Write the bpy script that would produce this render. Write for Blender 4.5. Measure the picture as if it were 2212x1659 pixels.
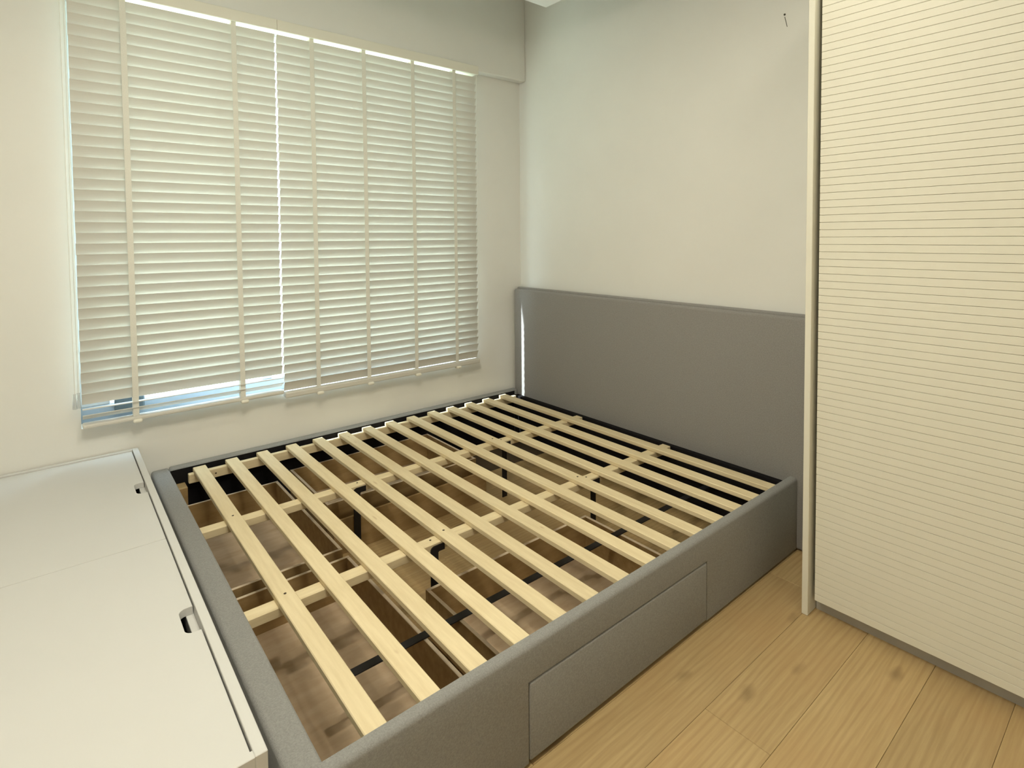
import bpy, bmesh, math, random
from mathutils import Vector, Matrix
random.seed(7)
S = bpy.context.scene
for o in list(bpy.data.objects): bpy.data.objects.remove(o)
COL = S.collection
R = math.radians

# ------------------------------------------------------------------ camera
F, PPX, PPY, W, H = 1214.467, 1135.021, 559.599, 2212.0, 1659.0
cx, cy, cz, yaw, pit, roll = -2.48476, -2.98564, 1.3547, 0.868, -0.03911, -0.00732
fw = Vector((math.cos(yaw)*math.cos(pit), math.sin(yaw)*math.cos(pit), math.sin(pit)))
r0 = Vector((math.sin(yaw), -math.cos(yaw), 0)); u0 = r0.cross(fw)
rt = math.cos(roll)*r0 + math.sin(roll)*u0
up = -math.sin(roll)*r0 + math.cos(roll)*u0
cam = bpy.data.objects.new('camera', bpy.data.cameras.new('camera')); COL.objects.link(cam)
M = Matrix((( rt.x, up.x, -fw.x, cx), (rt.y, up.y, -fw.y, cy), (rt.z, up.z, -fw.z, cz), (0, 0, 0, 1)))
cam.matrix_world = M
cam.data.sensor_width = 36.0; cam.data.sensor_fit = 'HORIZONTAL'
cam.data.lens = 36.0*F/W
cam.data.shift_x = (W/2-PPX)/W
cam.data.shift_y = -(H/2-PPY)/W
cam.data.clip_start = 0.02
S.camera = cam

# ------------------------------------------------------------------ light
S.view_settings.view_transform = 'Standard'; S.view_settings.look = 'None'
S.view_settings.gamma = 1.0; S.view_settings.use_curve_mapping = False
S.view_settings.exposure = 0.0
wd = bpy.data.worlds.new('sky'); S.world = wd; wd.use_nodes = True
nt = wd.node_tree; nt.nodes.clear()
tc = nt.nodes.new('ShaderNodeTexCoord'); sx = nt.nodes.new('ShaderNodeSeparateXYZ')
mr = nt.nodes.new('ShaderNodeMapRange'); mr.inputs[1].default_value = -0.12; mr.inputs[2].default_value = 0.10
mx = nt.nodes.new('ShaderNodeMix'); mx.data_type = 'RGBA'
mx.inputs[6].default_value = (0.62, 0.72, 0.60, 1); mx.inputs[7].default_value = (0.66, 0.84, 1.0, 1)
bg = nt.nodes.new('ShaderNodeBackground'); bg.inputs[1].default_value = 10.0
wo = nt.nodes.new('ShaderNodeOutputWorld')
nt.links.new(tc.outputs['Generated'], sx.inputs[0]); nt.links.new(sx.outputs[2], mr.inputs[0])
nt.links.new(mr.outputs[0], mx.inputs[0]); nt.links.new(mx.outputs[2], bg.inputs[0]); nt.links.new(bg.outputs[0], wo.inputs[0])

def light(name, kind, energy, color, loc=(0, 0, 0), direction=None, **kw):
    l = bpy.data.lights.new(name, kind); l.energy = energy; l.color = color
    for k, v in kw.items(): setattr(l, k, v)
    o = bpy.data.objects.new(name, l); COL.objects.link(o); o.location = loc
    if direction is not None: o.rotation_euler = Vector(direction).to_track_quat('-Z', 'Y').to_euler()
    return o
light('sun', 'SUN', 18.0, (0.93, 0.97, 1.0), direction=(0.87, -0.204, -1.0), angle=R(0.6))
WARM = (1.0, 0.955, 0.80)
for w, x, y in ((5.5, -2.10, -1.30), (12.0, -2.40, -2.32), (12.5, -1.85, -1.95), (2.2, -0.63, -2.36)):  # third entry is an added fill to brighten the headboard wall
    light('ceiling_or_fill_lamp', 'AREA', w, WARM, (x, y, 2.595), (0, 0, -1), shape='DISK', size=0.13)
light('ambient_fill', 'POINT', 22.0, WARM, (-2.25, -2.25, 2.50), shadow_soft_size=0.12)  # added fill light with no fixture, lifts the ambient level and softens lamp shadows

# ------------------------------------------------------------------ materials
def mat(name, color, rough=0.6, var=0.06, scale=8.0, stretch=(1, 1, 1), bump=0.0, bscale=200.0, spec=0.3, metal=0.0, objvar=0.0, grain=None, sheen=0.0):
    m = bpy.data.materials.new(name); m.use_nodes = True
    n = m.node_tree.nodes; l = m.node_tree.links; b = n['Principled BSDF']
    b.inputs['Roughness'].default_value = rough; b.inputs['Metallic'].default_value = metal
    b.inputs['Specular IOR Level'].default_value = spec
    if sheen: b.inputs['Sheen Weight'].default_value = sheen
    t = n.new('ShaderNodeTexCoord'); mp = n.new('ShaderNodeMapping'); mp.inputs['Scale'].default_value = stretch
    l.new(t.outputs['Object'], mp.inputs['Vector'])
    vec = mp.outputs['Vector']
    oi = n.new('ShaderNodeObjectInfo')
    if objvar:
        ad = n.new('ShaderNodeVectorMath'); ad.operation = 'ADD'
        ml = n.new('ShaderNodeVectorMath'); ml.operation = 'SCALE'; ml.inputs[0].default_value = (31.0, 17.0, 23.0)
        l.new(oi.outputs['Random'], ml.inputs['Scale']); l.new(vec, ad.inputs[0]); l.new(ml.outputs[0], ad.inputs[1]); vec = ad.outputs[0]
    nz = n.new('ShaderNodeTexNoise'); nz.inputs['Scale'].default_value = scale; nz.inputs['Detail'].default_value = 6; nz.inputs['Roughness'].default_value = 0.6
    l.new(vec, nz.inputs['Vector'])
    cr = n.new('ShaderNodeValToRGB'); e = cr.color_ramp.elements
    c = Vector(color)
    lo = grain[0] if grain else tuple(c*(1-var)); hi = grain[1] if grain else tuple(min(1, v) for v in c*(1+var))
    e[0].position = 0.30; e[0].color = (*lo, 1); e[1].position = 0.70; e[1].color = (*hi, 1)
    l.new(nz.outputs['Fac'], cr.inputs['Fac']); out = cr.outputs['Color']
    if objvar:
        hs = n.new('ShaderNodeHueSaturation'); mrv = n.new('ShaderNodeMapRange')
        mrv.inputs[3].default_value = 1-objvar; mrv.inputs[4].default_value = 1+objvar
        l.new(oi.outputs['Random'], mrv.inputs[0]); l.new(mrv.outputs[0], hs.inputs['Value']); l.new(out, hs.inputs['Color']); out = hs.outputs['Color']
    l.new(out, b.inputs['Base Color'])
    if bump:
        bn = n.new('ShaderNodeTexNoise'); bn.inputs['Scale'].default_value = bscale; bn.inputs['Detail'].default_value = 3
        l.new(t.outputs['Object'], bn.inputs['Vector'])
        bp = n.new('ShaderNodeBump'); bp.inputs['Strength'].default_value = bump; bp.inputs['Distance'].default_value = 0.002
        l.new(bn.outputs['Fac'], bp.inputs['Height']); l.new(bp.outputs['Normal'], b.inputs['Normal'])
    m.diffuse_color = (*color, 1)
    return m

def knots(m, kscale, stretch, dark, thr=(0.03, 0.12)):
    """sparse dark knots on a wood material"""
    n = m.node_tree.nodes; l = m.node_tree.links; b = n['Principled BSDF']
    src = b.inputs['Base Color'].links[0].from_socket
    t = n.new('ShaderNodeTexCoord'); oi = n.new('ShaderNodeObjectInfo')
    ml = n.new('ShaderNodeVectorMath'); ml.operation = 'SCALE'; ml.inputs[0].default_value = (13.0, 29.0, 7.0)
    l.new(oi.outputs['Random'], ml.inputs['Scale'])
    mp = n.new('ShaderNodeMapping'); mp.inputs['Scale'].default_value = stretch; l.new(t.outputs['Object'], mp.inputs['Vector'])
    ad = n.new('ShaderNodeVectorMath'); ad.operation = 'ADD'; l.new(mp.outputs[0], ad.inputs[0]); l.new(ml.outputs[0], ad.inputs[1])
    ns = n.new('ShaderNodeTexNoise'); ns.inputs['Scale'].default_value = kscale*3; l.new(ad.outputs[0], ns.inputs['Vector'])
    a2 = n.new('ShaderNodeVectorMath'); a2.operation = 'SCALE'; a2.inputs['Scale'].default_value = 0.10/kscale*2
    l.new(ns.outputs['Color'], a2.inputs[0]); a3 = n.new('ShaderNodeVectorMath'); a3.operation = 'ADD'; l.new(ad.outputs[0], a3.inputs[0]); l.new(a2.outputs[0], a3.inputs[1])
    v = n.new('ShaderNodeTexVoronoi'); v.inputs['Scale'].default_value = kscale; l.new(a3.outputs[0], v.inputs['Vector'])
    mr = n.new('ShaderNodeMapRange'); mr.inputs[1].default_value = thr[0]; mr.inputs[2].default_value = thr[1]; mr.inputs[3].default_value = 0.45; mr.inputs[4].default_value = 0.0
    l.new(v.outputs['Distance'], mr.inputs[0])
    mx = n.new('ShaderNodeMix'); mx.data_type = 'RGBA'; mx.inputs[7].default_value = (*dark, 1)
    l.new(mr.outputs[0], mx.inputs[0]); l.new(src, mx.inputs[6]); l.new(mx.outputs[2], b.inputs['Base Color'])

WALL = mat('wall_paint', (0.80, 0.785, 0.74), 0.85, 0.015, 3, bump=0.05, bscale=120, spec=0.2)
CEIL = mat('ceiling_paint', (0.80, 0.80, 0.79), 0.9, 0.01, 3)
LAM = mat('oak_laminate', (0.40, 0.27, 0.14), 0.42, 0.2, 6, (0.8, 16, 1), spec=0.4, objvar=0.07, grain=((0.44, 0.305, 0.142), (0.545, 0.395, 0.195)))
def laminate_detail(m):
    n = m.node_tree.nodes; l = m.node_tree.links; b = n['Principled BSDF']; src = b.inputs['Base Color'].links[0].from_socket
    t = n.new('ShaderNodeTexCoord'); oi = n.new('ShaderNodeObjectInfo')
    ml = n.new('ShaderNodeVectorMath'); ml.operation = 'SCALE'; ml.inputs[0].default_value = (19.0, 7.0, 11.0); l.new(oi.outputs['Random'], ml.inputs['Scale'])
    ad = n.new('ShaderNodeVectorMath'); ad.operation = 'ADD'; l.new(t.outputs['Object'], ad.inputs[0]); l.new(ml.outputs[0], ad.inputs[1])
    # cathedral figure: distorted bands along the board
    mp = n.new('ShaderNodeMapping'); mp.inputs['Scale'].default_value = (1.8, 15.0, 1.0); l.new(ad.outputs[0], mp.inputs['Vector'])
    wv = n.new('ShaderNodeTexWave'); wv.wave_type = 'BANDS'; wv.bands_direction = 'Y'; wv.inputs['Scale'].default_value = 1.1
    wv.inputs['Distortion'].default_value = 9.0; wv.inputs['Detail'].default_value = 4; wv.inputs['Detail Scale'].default_value = 0.7; l.new(mp.outputs[0], wv.inputs['Vector'])
    mr = n.new('ShaderNodeMapRange'); mr.inputs[1].default_value = 0.45; mr.inputs[2].default_value = 1.0; mr.inputs[3].default_value = 0.0; mr.inputs[4].default_value = 0.26; l.new(wv.outputs['Fac'], mr.inputs[0])
    mx = n.new('ShaderNodeMix'); mx.data_type = 'RGBA'; mx.inputs[7].default_value = (0.30, 0.19, 0.085, 1); l.new(mr.outputs[0], mx.inputs[0]); l.new(src, mx.inputs[6])
    # broad pale and reddish patches
    nz = n.new('ShaderNodeTexNoise'); nz.inputs['Scale'].default_value = 3.2; nz.inputs['Detail'].default_value = 3; l.new(ad.outputs[0], nz.inputs['Vector'])
    m2 = n.new('ShaderNodeMapRange'); m2.inputs[1].default_value = 0.42; m2.inputs[2].default_value = 0.70; m2.inputs[3].default_value = 0.0; m2.inputs[4].default_value = 0.40; l.new(nz.outputs['Fac'], m2.inputs[0])
    x2 = n.new('ShaderNodeMix'); x2.data_type = 'RGBA'; x2.inputs[7].default_value = (0.47, 0.295, 0.13, 1); l.new(m2.outputs[0], x2.inputs[0]); l.new(mx.outputs[2], x2.inputs[6])
    l.new(x2.outputs[2], b.inputs['Base Color'])
laminate_detail(LAM)
knots(LAM, 3.4, (1.0, 2.2, 1), (0.13, 0.075, 0.03), (0.04, 0.18))
SUB = mat('screed', (0.10, 0.07, 0.04), 0.9)
WHITE = mat('white_foil', (0.62, 0.61, 0.585), 0.45, 0.008, 4, spec=0.35)
WARD = mat('wardrobe_paint', (0.76, 0.73, 0.62), 0.55, 0.012, 4, spec=0.3)
PLINTH = mat('plinth_grey', (0.45, 0.43, 0.39), 0.6)
FAB = mat('grey_fabric', (0.290, 0.285, 0.272), 0.95, 0.16, 260, bump=0.6, bscale=700, spec=0.1, sheen=0.15)
FABH = mat('grey_fabric_headboard', (0.290, 0.275, 0.262), 0.95, 0.14, 240, bump=0.5, bscale=700, spec=0.1, sheen=0.15)
LIN = mat('black_lining', (0.010, 0.009, 0.010), 0.85, 0.2, 60, spec=0.15)
PINE = mat('pine', (0.76, 0.62, 0.37), 0.6, 0.1, 5, (14, 1.2, 14), spec=0.25, objvar=0.05, grain=((0.71, 0.58, 0.355), (0.82, 0.69, 0.45)))
knots(PINE, 2.0, (6, 1.6, 1), (0.42, 0.26, 0.12), (0.02, 0.07))
PINEX = mat('pine_lengthwise', (0.76, 0.62, 0.37), 0.6, 0.1, 5, (1.2, 14, 14), spec=0.25, objvar=0.05, grain=((0.71, 0.58, 0.355), (0.82, 0.69, 0.45)))
knots(PINEX, 2.0, (1.6, 6, 1), (0.42, 0.26, 0.12), (0.02, 0.07))
PLY = mat('plywood', (0.36, 0.24, 0.11), 0.7, 0.15, 6, (1, 5, 5), spec=0.2, objvar=0.06, grain=((0.29, 0.185, 0.075), (0.42, 0.285, 0.135)))
PLYB = mat('plywood_bottom', (0.50, 0.37, 0.245), 0.75, 0.1, 5, (1.2, 4, 1), spec=0.2, objvar=0.03, grain=((0.44, 0.32, 0.20), (0.56, 0.425, 0.29)))
PLYE = mat('plywood_edge', (0.68, 0.56, 0.42), 0.75, 0.08, 30, spec=0.2)
STEEL = mat('black_steel', (0.012, 0.011, 0.012), 0.5, 0.1, 20, spec=0.35)
SCREW = mat('dark_screw', (0.06, 0.04, 0.025), 0.5)
SLAT = mat('blind_slat', (0.65, 0.63, 0.575), 0.5, 0.01, 4, spec=0.3)
TAPE = mat('ladder_tape_weave', (0.86, 0.84, 0.77), 0.9, 0.06, 300, spec=0.1)
def translucent(m, f):
    n = m.node_tree.nodes; l = m.node_tree.links; b = n['Principled BSDF']; o = n['Material Output']
    t = n.new('ShaderNodeBsdfTranslucent'); l.new(b.inputs['Base Color'].links[0].from_socket, t.inputs[0])
    x = n.new('ShaderNodeMixShader'); x.inputs[0].default_value = f; l.new(b.outputs[0], x.inputs[1]); l.new(t.outputs[0], x.inputs[2]); l.new(x.outputs[0], o.inputs['Surface'])
translucent(TAPE, 0.2)
VAL = mat('valance_cream', (0.82, 0.79, 0.69), 0.5, 0.01, 4)
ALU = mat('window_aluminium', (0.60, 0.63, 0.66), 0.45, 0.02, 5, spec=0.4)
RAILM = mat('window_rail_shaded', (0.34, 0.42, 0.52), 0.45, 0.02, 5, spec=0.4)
LATCH = mat('latch_grey', (0.10, 0.13, 0.15), 0.45)
CORD = mat('cord_white', (0.82, 0.80, 0.74), 0.7)
MARK = mat('wall_mark', (0.05, 0.045, 0.035), 0.8)

def glassy(name, fac, tint=(1, 1, 1)):
    m = bpy.data.materials.new(name); m.use_nodes = True; n = m.node_tree.nodes; l = m.node_tree.links; n.clear()
    o = n.new('ShaderNodeOutputMaterial'); t = n.new('ShaderNodeBsdfTransparent'); t.inputs[0].default_value = (*tint, 1)
    g = n.new('ShaderNodeBsdfGlossy'); g.inputs['Roughness'].default_value = 0.03
    x = n.new('ShaderNodeMixShader'); x.inputs[0].default_value = fac
    l.new(t.outputs[0], x.inputs[1]); l.new(g.outputs[0], x.inputs[2]); l.new(x.outputs[0], o.inputs[0])
    return m
GLASS = glassy('window_glass', 0.05, (0.93, 0.97, 0.97))
ACRYL = glassy('clear_acrylic', 0.12, (0.90, 0.91, 0.92))

# ------------------------------------------------------------------ helpers
def link(name, me, parent=None, loc=(0, 0, 0)):
    o = bpy.data.objects.new(name, me); COL.objects.link(o); o.location = loc
    if parent: o.parent = parent
    return o
def finish(bm, name, m, parent=None, loc=(0, 0, 0), smooth=False):
    bmesh.ops.recalc_face_normals(bm, faces=bm.faces[:])
    me = bpy.data.meshes.new(name); bm.to_mesh(me); bm.free()
    for mm in (m if isinstance(m, (list, tuple)) else [m]): me.materials.append(mm)
    if smooth:
        for p in me.polygons: p.use_smooth = True
        me.set_sharp_from_angle(angle=R(50))
    return link(name, me, parent, loc)
def add_box(bm, a, b, bev=0.0, seg=1):
    a, b = [min(x, y) for x, y in zip(a, b)], [max(x, y) for x, y in zip(a, b)]
    ret = bmesh.ops.create_cube(bm, size=1.0); vs = ret['verts']
    for v in vs: v.co = Vector([(a[i]+b[i])/2 + v.co[i]*(b[i]-a[i]) for i in range(3)])
    if bev:
        es = list({e for v in vs for e in v.link_edges})
        bmesh.ops.bevel(bm, geom=es, offset=bev, segments=seg, profile=0.5, affect='EDGES')
def box(name, m, a, b, parent=None, bev=0.0, seg=1, origin=None, smooth=False):
    """box from corner a to corner b (world); the mesh sits round its own origin at the box centre"""
    c = Vector([(x+y)/2 for x, y in zip(a, b)]) if origin is None else Vector(origin)
    bm = bmesh.new(); add_box(bm, Vector(a)-c, Vector(b)-c, bev, seg)
    o = finish(bm, name, m, parent, c, smooth)
    if parent: o.location = c - wloc(parent)
    return o
def wloc(o):
    v = Vector((0, 0, 0))
    while o: v = v + o.location; o = o.parent
    return v
def empty(name, loc, parent=None):
    o = bpy.data.objects.new(name, None); COL.objects.link(o); o.empty_display_size = 0.1
    o.location = Vector(loc) - (wloc(parent) if parent else Vector((0, 0, 0)))
    if parent: o.parent = parent
    return o
def tag(o, label=None, cat=None, group=None, kind=None):
    if label: o['label'] = label
    if cat: o['category'] = cat
    if group: o['group'] = group
    if kind: o['kind'] = kind
    return o
def struct(o, label=None): return tag(o, label, None, None, 'structure')
def copyto(o, name, parent, wl):
    c = bpy.data.objects.new(name, o.data); COL.objects.link(c); c.parent = parent; c.location = Vector(wl) - wloc(parent); return c
def prism(name, m, pts, z0, z1, parent=None, bev=0.0, origin=(0, 0, 0)):
    """extrude an xy outline from z0 to z1"""
    og = Vector(origin); bm = bmesh.new()
    vs = [bm.verts.new((p[0]-og.x, p[1]-og.y, z0-og.z)) for p in pts]
    f = bm.faces.new(vs); r = bmesh.ops.extrude_face_region(bm, geom=[f])
    for v in r['geom']:
        if isinstance(v, bmesh.types.BMVert): v.co.z = z1-og.z
    if bev:
        es = [e for e in bm.edges if abs(e.verts[0].co.z-(z1-og.z)) < 1e-6 and abs(e.verts[1].co.z-(z1-og.z)) < 1e-6]
        bmesh.ops.bevel(bm, geom=es, offset=bev, segments=2, profile=0.5, affect='EDGES')
    o = finish(bm, name, m, parent, og)
    if parent: o.location = og - wloc(parent)
    return o
def tube(name, m, pts, r, parent=None, n=8):
    bm = bmesh.new(); rings = []
    for i, p in enumerate(pts):
        p = Vector(p); d = (Vector(pts[min(i+1, len(pts)-1)]) - Vector(pts[max(i-1, 0)])).normalized()
        a = d.orthogonal().normalized(); b = d.cross(a)
        if rings: # keep twist low
            a = (a_prev - d*a_prev.dot(d)).normalized(); b = d.cross(a)
        a_prev = a
        rings.append([bm.verts.new(p + (a*math.cos(2*math.pi*k/n) + b*math.sin(2*math.pi*k/n))*r) for k in range(n)])
    for q in range(len(rings)-1):
        for k in range(n): bm.faces.new((rings[q][k], rings[q][(k+1) % n], rings[q+1][(k+1) % n], rings[q+1][k]))
    bm.faces.new(rings[0][::-1]); bm.faces.new(rings[-1])
    o = finish(bm, name, m, parent, (0, 0, 0), True)
    if parent: o.location = -wloc(parent)
    return o
def disc(name, m, c, r, h, parent, axis='z', n=10):
    bm = bmesh.new(); bmesh.ops.create_cone(bm, cap_ends=True, segments=n, radius1=r, radius2=r, depth=h)
    if axis == 'y': bmesh.ops.rotate(bm, verts=bm.verts, matrix=Matrix.Rotation(R(90), 3, 'X'))
    if axis == 'x': bmesh.ops.rotate(bm, verts=bm.verts, matrix=Matrix.Rotation(R(90), 3, 'Y'))
    return finish(bm, name, m, parent, Vector(c) - wloc(parent))

# ------------------------------------------------------------------ room shell
XL, YF, ZC = -3.45, -3.75, 3.02           # left wall, wall behind the camera, ceiling
OX0, OX1, OZ0, OZ1 = -2.404, -0.47, 0.562, 2.40   # window opening
floor = struct(box('floor', SUB, (XL-.1, YF-.1, -0.10), (.1, .15, -0.010)), 'oak laminate floor of long planks under the slatted bed')
bm = bmesh.new()
for a, b in (((XL-.1, 0, -.01), (OX0, .15, ZC)), ((OX1, 0, -.01), (.1, .15, ZC)), ((OX0, 0, -.01), (OX1, .15, OZ0)), ((OX0, 0, OZ1), (OX1, .15, ZC)),
             ((XL-.1, .15, OZ1+.05), (.1, .225, ZC))):  # unseen outer lintel, added to cut off the sun strip on the headboard
    add_box(bm, a, b)
struct(finish(bm, 'wall_back', WALL), 'cream painted window wall behind the white blinds')
wr = struct(box('wall_right', WALL, (0, YF-.1, -.01), (.1, 0, ZC)), 'plain cream wall above the grey headboard')
struct(box('wall_left', WALL, (XL-.1, YF-.1, -.01), (XL, 0, ZC)))
struct(box('wall_front', WALL, (XL, YF-.1, -.01), (0, YF, ZC)))
ceil = struct(box('ceiling', CEIL, (XL-.1, YF-.1, ZC), (.1, .15, ZC+.1)), 'white ceiling with a lowered panel near the corner')
box('ceiling_panel', CEIL, (XL+.3, YF+.3, 2.60), (-.385, -.695, ZC), ceil)
struct(box('trim_1', WALL, (XL, -.066, 2.40), (0, 0, ZC), bev=.004), 'cream beam running along the wall above the window blinds')
# nail hole and scratch on the headboard wall
disc('nail_hole', MARK, (-.0008, -1.818, 2.318), .0045, .0016, wr, 'x')
bm = bmesh.new(); add_box(bm, (-.0012, -1.8195, 2.262), (0, -1.8175, 2.308))
for v in bm.verts:
    if v.co.z < 2.28: v.co.y -= .011
o = finish(bm, 'scratch', MARK, wr); o.location = -wloc(wr)

# floor planks (each one its own board)
PW = 0.1912; row0 = -2.122
def plank_mesh(x0, x1):
    bm = bmesh.new(); L = x1-x0
    add_box(bm, (-L/2+.0004, -PW/2+.0004, -.0095), (L/2-.0004, PW/2-.0004, 0.0), .0008, 1)
    me = bpy.data.meshes.new('plank'); bm.to_mesh(me); bm.free(); me.materials.append(LAM); return me
cache = {}
for k in range(-9, 12):
    y1 = row0 - k*PW; y0 = y1-PW
    if y1 > 0.02 or y0 < YF-.05: continue
    start = {0: -1.09, -1: -1.60, 1: -1.35, 2: -1.20, 3: -1.0}.get(k) if -2 < k < 4 else -1.09 + (((k*0.437) % 1.0)-0.5)*1.3
    xs = [start + 1.285*j for j in range(-3, 4)]
    xs = [XL] + [x for x in xs if XL+.05 < x < -.05] + [0.0]
    for a, b in zip(xs, xs[1:]):
        key = round(b-a, 3)
        if key not in cache: cache[key] = plank_mesh(0, key)
        p = bpy.data.objects.new('plank', cache[key]); COL.objects.link(p); p.parent = floor
        p.location = Vector(((a+b)/2, (y0+y1)/2, 0)) - wloc(floor)

# ------------------------------------------------------------------ window
win = struct(empty('window_1', ((OX0+OX1)/2, .1, OZ0)), 'aluminium window with clear panes behind the white blinds')
fy0, fy1 = .085, .135
def fr(n, a, b): return box(n, ALU, a, b, win, .003)
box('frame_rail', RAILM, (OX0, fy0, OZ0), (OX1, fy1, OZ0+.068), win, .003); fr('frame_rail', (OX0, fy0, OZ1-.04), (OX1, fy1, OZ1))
for x, w in ((OX0, .105), (-1.668, .05), (OX1-.05, .05)): fr('frame_stile', (x, fy0+.002, OZ0+.068), (x+w, fy1-.002, OZ1-.04))
for a, b in ((OX0+.105, -1.668), (-1.618, OX1-.05)):
    box('pane', GLASS, (a, .108, OZ0+.068), (b, .112, OZ1-.04), win)
lt = box('latch', LATCH, (-2.285, .050, .595), (-2.215, .085, .672), win, .004)
box('latch_lever', LATCH, (-2.215, .055, .600), (-2.175, .082, .655), win, .006)

# ------------------------------------------------------------------ window blinds
PITCH, ZT, BY = 0.0443, 2.3365, -0.050
def slat_mesh(L):
    bm = bmesh.new(); w, t = .050, .0028
    prof = []
    for i in range(7):
        s = -1 + 2*i/6; prof.append((s*w/2, .0022*(1-s*s)))
    ring = [(a, b+t/2) for a, b in prof] + [(a, b-t/2) for a, b in prof[::-1]]
    A = [bm.verts.new((-L/2, p[0], p[1])) for p in ring]; B = [bm.verts.new((L/2, p[0], p[1])) for p in ring]
    n = len(ring)
    for i in range(n): bm.faces.new((A[i], A[(i+1) % n], B[(i+1) % n], B[i]))
    bm.faces.new(A[::-1]); bm.faces.new(B)
    bmesh.ops.recalc_face_normals(bm, faces=bm.faces[:])
    me = bpy.data.meshes.new('slat'); bm.to_mesh(me); bm.free(); me.materials.append(SLAT); return me
TILT = 69.0
def blind(label, x0, x1, tapes, nreg, extra, zr0, zr1):
    t = empty('window_blind', ((x0+x1)/2, BY, zr0))
    tag(t, label, 'blind')
    box('headrail', VAL, (x0, -.068, 2.374), (x1, -.016, 2.3985), t, .002)
    vx0, vx1 = (x0-.03, -1.6035) if x0 < -2 else (-1.6025, x1+.005)
    box('valance', VAL, (vx0, -.084, 2.372), (vx1, -.0685, 2.424), t, .002)
    me = slat_mesh(x1-x0-.002)
    def put(z, tilt, y=BY):
        s = bpy.data.objects.new('slat', me); COL.objects.link(s); s.parent = t
        s.location = Vector(((x0+x1)/2 + random.uniform(-.0012, .0012), y, z)) - wloc(t); s.rotation_euler = (R(-tilt), R(random.uniform(-.03, .03)), 0)
    for k in range(nreg): put(ZT-k*PITCH, TILT + random.uniform(-.8, .8))
    for z, a in extra: put(z, a)
    box('bottom_rail', SLAT, (x0, BY-.026, zr0), (x1, BY+.024, zr1), t, .006, 2)
    for x in tapes:
        box('ladder_tape', TAPE, (x-.011, BY-.0160, zr0-.002), (x+.011, BY-.0155, 2.375), t)
        box('ladder_tape', TAPE, (x-.011, BY+.0150, zr0+.01), (x+.011, BY+.0155, 2.375), t)
        bm = bmesh.new(); add_box(bm, (-.017, -.020, -.010), (.017, .012, .006), .006, 2)
        finish(bm, 'tape_clip', VAL, t, Vector((x+.004, BY-.016, zr0)) - wloc(t), True)
    return t
bl = blind('narrower white slatted blind on the left with its lowest slats open', -2.402, -1.6065, (-2.219, -1.794), 38, ((.655, 8), (.622, 30)), .578, .596)
br = blind('wider white slatted blind on the right ending beside the headboard', -1.6005, -.404, (-1.431, -1.151, -.854, -.571), 40, (), .553, .582)
# cords with clear acrylic tassels at the left end
for dx in (0.0, .013):
    tube('lift_cord', CORD, [(-2.424+dx, -.060, 2.372), (-2.424+dx*.9, -.061, 1.5), (-2.423+dx*.9, -.062, .722)], .0013, bl, 6)
    bm = bmesh.new()
    bmesh.ops.create_cone(bm, cap_ends=True, segments=8, radius1=.0085, radius2=.0055, depth=.050)
    o = finish(bm, 'cord_tassel', ACRYL, bl, Vector((-2.424+dx, -.062, .690 + dx*.2)) - wloc(bl), False)
    disc('tassel_cap', ACRYL, (-2.424+dx, -.062, .722+dx*.2), .006, .010, bl, 'z', 8)
tube('lift_cord', CORD, [(-.408, -.072, 2.37), (-.410, -.0725, 1.4), (-.412, -.074, .80), (-.417, -.075, .745), (-.421, -.0755, .765), (-.420, -.075, .86)], .0013, br, 6)

# ------------------------------------------------------------------ bed
XH, ZR, YO, YI = -0.0745, 0.3165, -1.9285, -1.898
FX0, FX1 = -2.168, -2.100
bed = empty('bed', (-1.1, -.965, 0))
tag(bed, 'grey upholstered bed frame with bare pine slats and no mattress', 'bed')
hb = box('headboard', FABH, (XH, -1.965, .004), (-.040, -.014, 1.004), bed, .014, 4, smooth=True)
box('back_border', FABH, (-.041, -1.975, .004), (-.004, -.006, 1.014), hb, .010, 3, smooth=True)
box('lining', LIN, (-.104, -1.897, .002), (-.0745, -.052, .286), hb)
def padded(name, a, b, parent, bev=.012): return box(name, FAB, a, b, parent, bev, 4, smooth=True)
# right side rail with an opening for the drawer: one mesh
DX0, DX1, DZ = -1.585, -.772, .218
bm = bmesh.new()
outl = [(-2.168, .008), (DX0-.003, .008), (DX0-.003, DZ+.003), (DX1+.003, DZ+.003), (DX1+.003, .008), (XH-.001, .008), (XH-.001, ZR), (-2.168, ZR)]
vs = [bm.verts.new((x, YO, z)) for x, z in outl]; f = bm.faces.new(vs)
rr = bmesh.ops.extrude_face_region(bm, geom=[f])
for v in rr['geom']:
    if isinstance(v, bmesh.types.BMVert): v.co.y = YI
es = [e for e in bm.edges if all(abs(v.co.z-ZR) < 1e-6 and abs(v.co.y-YO) < 1e-6 for v in e.verts)]
bmesh.ops.bevel(bm, geom=es, offset=.014, segments=5, profile=0.5, affect='EDGES')
es = [e for e in bm.edges if all(abs(v.co.y-YO) < 1e-6 and v.co.z < DZ+.01 for v in e.verts)]
bmesh.ops.bevel(bm, geom=es, offset=.003, segments=2, profile=0.5, affect='EDGES')
rail = finish(bm, 'side_rail', FAB, bed, -wloc(bed), True)
for a, b in ((-2.10, DX0-.006), (DX1+.006, -.105)): box('lining', LIN, (a, YI, .010), (b, YI+.002, .28), rail)
far = padded('side_rail', (-2.10, -.050, .008), (XH-.001, -.002, .322), bed, .010)
box('lining', LIN, (-2.10, -.0515, .004), (-.105, -.050, .314), far)
for z in (.235, .255): box('lining_fold', LIN, (-2.0, -.056, z), (-.30, -.0515, z+.008), far, .002)
foot = padded('foot_rail', (FX0, -1.908, .008), (FX1, -.002, ZR+.002), bed, .012)
box('lining', LIN, (FX1, -1.895, .004), (FX1+.002, -.035, .26), foot)
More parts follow.
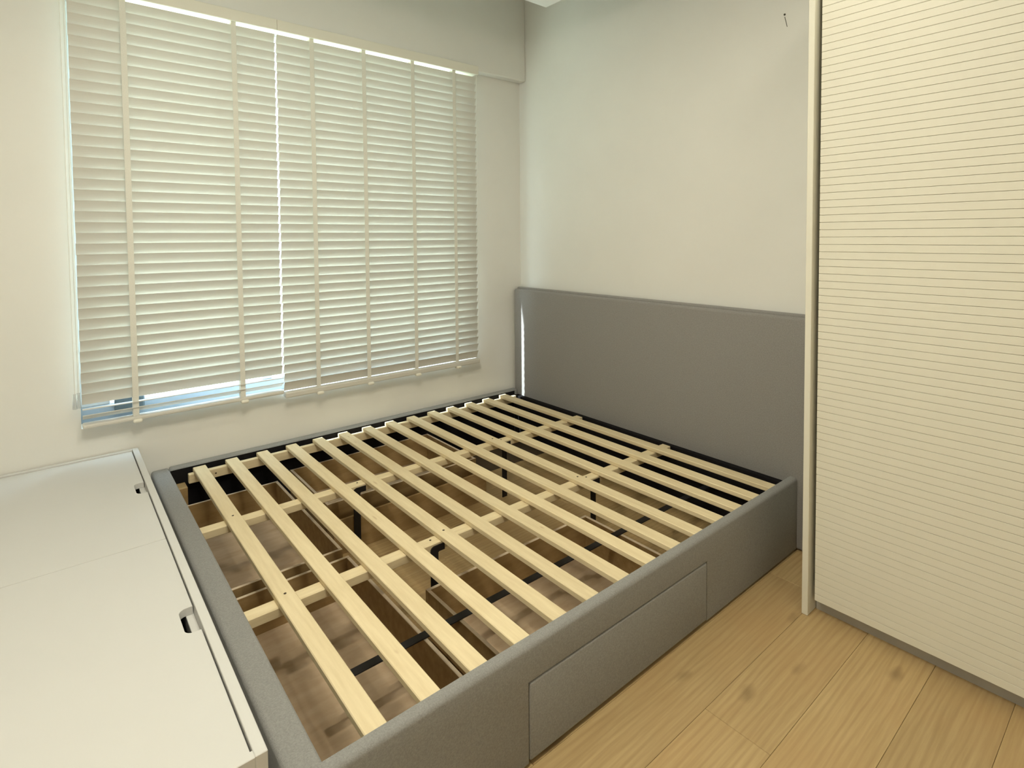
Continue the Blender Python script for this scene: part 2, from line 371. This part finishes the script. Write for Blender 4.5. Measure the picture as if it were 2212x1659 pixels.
# pine slats
ZS = .3125
sl0 = None
for k in range(14):
    xc = XH-.1735-k*.1359 + .026
    if sl0 is None:
        sl0 = box('slat', PINE, (xc-.026, -1.8965, ZS-.019), (xc+.026, -.062, ZS), bed, .0022)
    else:
        o = copyto(sl0, 'slat', bed, (xc + random.uniform(-.002, .002), -.9792 + random.uniform(-.004, .000), ZS-.0095 + random.uniform(-.0008, .0008)))
        o.rotation_euler = (0, 0, R(random.uniform(-.10, .10)))
# long beams under the slats
ZB = ZS-.0195
for yb, xa, xb in ((-.679, -2.098, -.119), (-1.293, -2.098, -.119)):
    b = box('long_beam', PINEX, (xa, yb-.024, ZB-.030), (xb, yb+.024, ZB), bed, .0025)
    for xx in (-1.525, -.735): disc('screw', SCREW, (xx+.03, yb+.004, ZB), .004, .0015, b, 'z', 8)
for ya in (-.094, -1.8975):
    b = box('slat_ledger', PINEX, (-2.035, ya, ZB-.042), (-.125, ya+(.026 if ya > -1 else .007), ZB), bed, .002)
    if ya > -1:
        for k in range(13): disc('screw', SCREW, (-1.94+.1359*k + random.uniform(-.02, .02), ya, ZB-.022), .004, .0015, b, 'y', 8)
for k, yb in ((13, -.679), (13, -1.293), (4, -1.293), (4, -.679), (9, -1.293)):
    disc('screw', SCREW, (XH-.1735-k*.1359+.028, yb, ZS+.0003), .0042, .0012, bed, 'z', 8)
# flat black steel support legs with a bent tab on the beams
def leg(x, y):
    w, t, h, tl = .030, .004, .285, .056
    pts = [(0, 0), (w, 0), (w, h-.026), (w+.003, h-.023), (tl, h-.023), (tl, h), (.014, h), (.006, h-.003), (.001, h-.009), (0, h-.016)]
    bm = bmesh.new(); vs = [bm.verts.new((a, 0, b)) for a, b in pts]; f = bm.faces.new(vs)
    r = bmesh.ops.extrude_face_region(bm, geom=[f])
    for v in r['geom']:
        if isinstance(v, bmesh.types.BMVert): v.co.y = -t
    finish(bm, 'support_leg', STEEL, bed, Vector((x, y, 0)) - wloc(bed))
for x, y in ((-1.525, -.7032), (-.722, -.7032), (-1.512, -1.3172), (-.708, -1.3172)): leg(x, y)
# drawers: bottom board (the drawer mesh), wall boards as sub-parts
def drawer(x0, x1, y0, y1, front=None):
    z0, z1, t = .022, .180, .013
    d = box('drawer', PLYB, (x0+t, y0+t, z0+.006), (x1-t, y1-t, z0+.012), bed)
    for a, b in (((x0, y0, z0), (x1, y0+t, z1)), ((x0, y1-t, z0), (x1, y1, z1)), ((x0, y0+t, z0), (x0+t, y1-t, z1)), ((x1-t, y0+t, z0), (x1, y1-t, z1))):
        bm = bmesh.new(); c = Vector([(p+q)/2 for p, q in zip(a, b)]); add_box(bm, Vector(a)-c, Vector(b)-c, .0008)
        w = finish(bm, 'wall_board', [PLY, PLYE], d, c - wloc(d))
        for p in w.data.polygons:
            if p.normal.z > .9: p.material_index = 1
    for sx_ in (x0+.03, x1-.05):
        box('runner', PLY, (sx_, y0+.02, 0.0005), (sx_+.02, y1-.02, z0), d)
    if front: front(d)
    return d
drawer(-1.560, -.792, -1.893, -1.365, lambda d: box('drawer_front', FAB, (DX0, YO-.001, .012), (DX1, YI+.003, DZ), d, .006, 3, smooth=True))
drawer(-1.585, -.785, -.560, -.058)
drawer(-2.094, -1.672, -.945, -.150)
drawer(-2.094, -1.672, -1.795, -.998)
box('divider_board', PLY, (-1.600, -.6705, .0), (-.800, -.6585, .150), bed, .0008)
box('corner_block', PLY, (-2.090, -.125, .05), (-2.045, -.052, .250), bed, .002)

# loose black flat bar lying across the drawers
bar = box('flat_bar', STEEL, (-1.955, -1.569, .1805), (-.125, -1.541, .1850), None, .0008)
tag(bar, 'long flat black steel bar lying across the drawers under the slats', 'bar')

# ------------------------------------------------------------------ white storage bench at the foot of the bed
bx0, bx1, by0, by1, zt = -2.95, -2.213, -1.941, -.008, .440
bench = empty('storage_bench', ((bx0+bx1)/2, (by0+by1)/2, 0))
tag(bench, 'low white storage bench with notched lids at the foot of the bed', 'bench')
rw = .021
box('side_board', WHITE, (bx1-rw, by0, 0.0), (bx1, by1, zt), bench, .0012)
box('side_board', WHITE, (bx0, by0, 0.0), (bx0+rw, by1, zt), bench, .0012)
box('end_board', WHITE, (bx0+rw, by1-.020, 0.0), (bx1-rw, by1, zt-.0005), bench, .0012)
box('end_board', WHITE, (bx0+rw, by0, 0.0), (bx1-rw, by0+.018, zt-.0005), bench, .0012)
box('floor_board', WHITE, (bx0+rw, by0+.018, .04), (bx1-rw, by1-.020, .055), bench)
box('lid_ledge', WHITE, (bx1-rw-.018, by0+.018, .380), (bx1-rw, by1-.020, .4125), bench, .001)
lx1 = bx1-rw-.003
def lid(ya, yb, yn):
    """lid board with a finger notch in its right edge centred on y=yn"""
    h, dp, r = .055, .032, .018
    pts = [(bx0+rw+.003, ya), (lx1, ya), (lx1, yn-h)]
    pts += [(lx1-dp+r - r*math.sin(a), yn-h+r - r*math.cos(a)) for a in [R(9*i) for i in range(11)]]
    pts += [(lx1-dp+r - r*math.cos(a), yn+h-r + r*math.sin(a)) for a in [R(9*i) for i in range(11)]]
    pts += [(lx1, yn+h), (lx1, yb), (bx0+rw+.003, yb)]
    prism('lid', WHITE, pts, .4132, .4335, bench, .0012, ((bx0+bx1)/2, (ya+yb)/2, .42))
lid(-.9665, by1-.021, -.490); lid(by0+.0186, -.9685, -1.442)

# ------------------------------------------------------------------ wardrobe
wx, wy0, wy1, wz = -.4665, -3.62, -2.120, 2.40
wrd = empty('wardrobe', (-.23, (wy0+wy1)/2, 0))
tag(wrd, 'tall cream sliding door wardrobe with horizontal grooves beside the bed', 'wardrobe')
box('side_panel', WARD, (wx, wy1-.021, 0.0), (-.003, wy1, wz), wrd, .0015)
box('side_panel', WARD, (wx, wy0, 0.0), (-.003, wy0+.021, wz), wrd, .0015)
box('back_panel', WARD, (-.012, wy0+.021, .06), (-.003, wy1-.021, wz-.02), wrd)
box('top_panel', WARD, (wx, wy0+.021, wz-.022), (-.003, wy1-.021, wz), wrd, .001)
box('bottom_panel', WARD, (-.395, wy0+.021, .060), (-.012, wy1-.021, .078), wrd)
box('plinth', PLINTH, (-.400, wy0+.021, 0.0), (-.384, wy1-.024, .056), wrd)
dy0, dy1 = wy0+.024, -2.1545
door = box('sliding_door', WARD, (-.432, dy0+.001, .054), (-.414, dy1-.001, wz-.024), wrd)
gp = .02535; sp = None; z = .0545
while z < wz-.05:
    a, b = (-.4425, dy0, z), (-.432, dy1, z+gp-.0009)
    if sp is None: sp = box('door_strip', WARD, a, b, door, .0008)
    else: copyto(sp, 'door_strip', door, [(p+q)/2 for p, q in zip(a, b)])
    z += gp
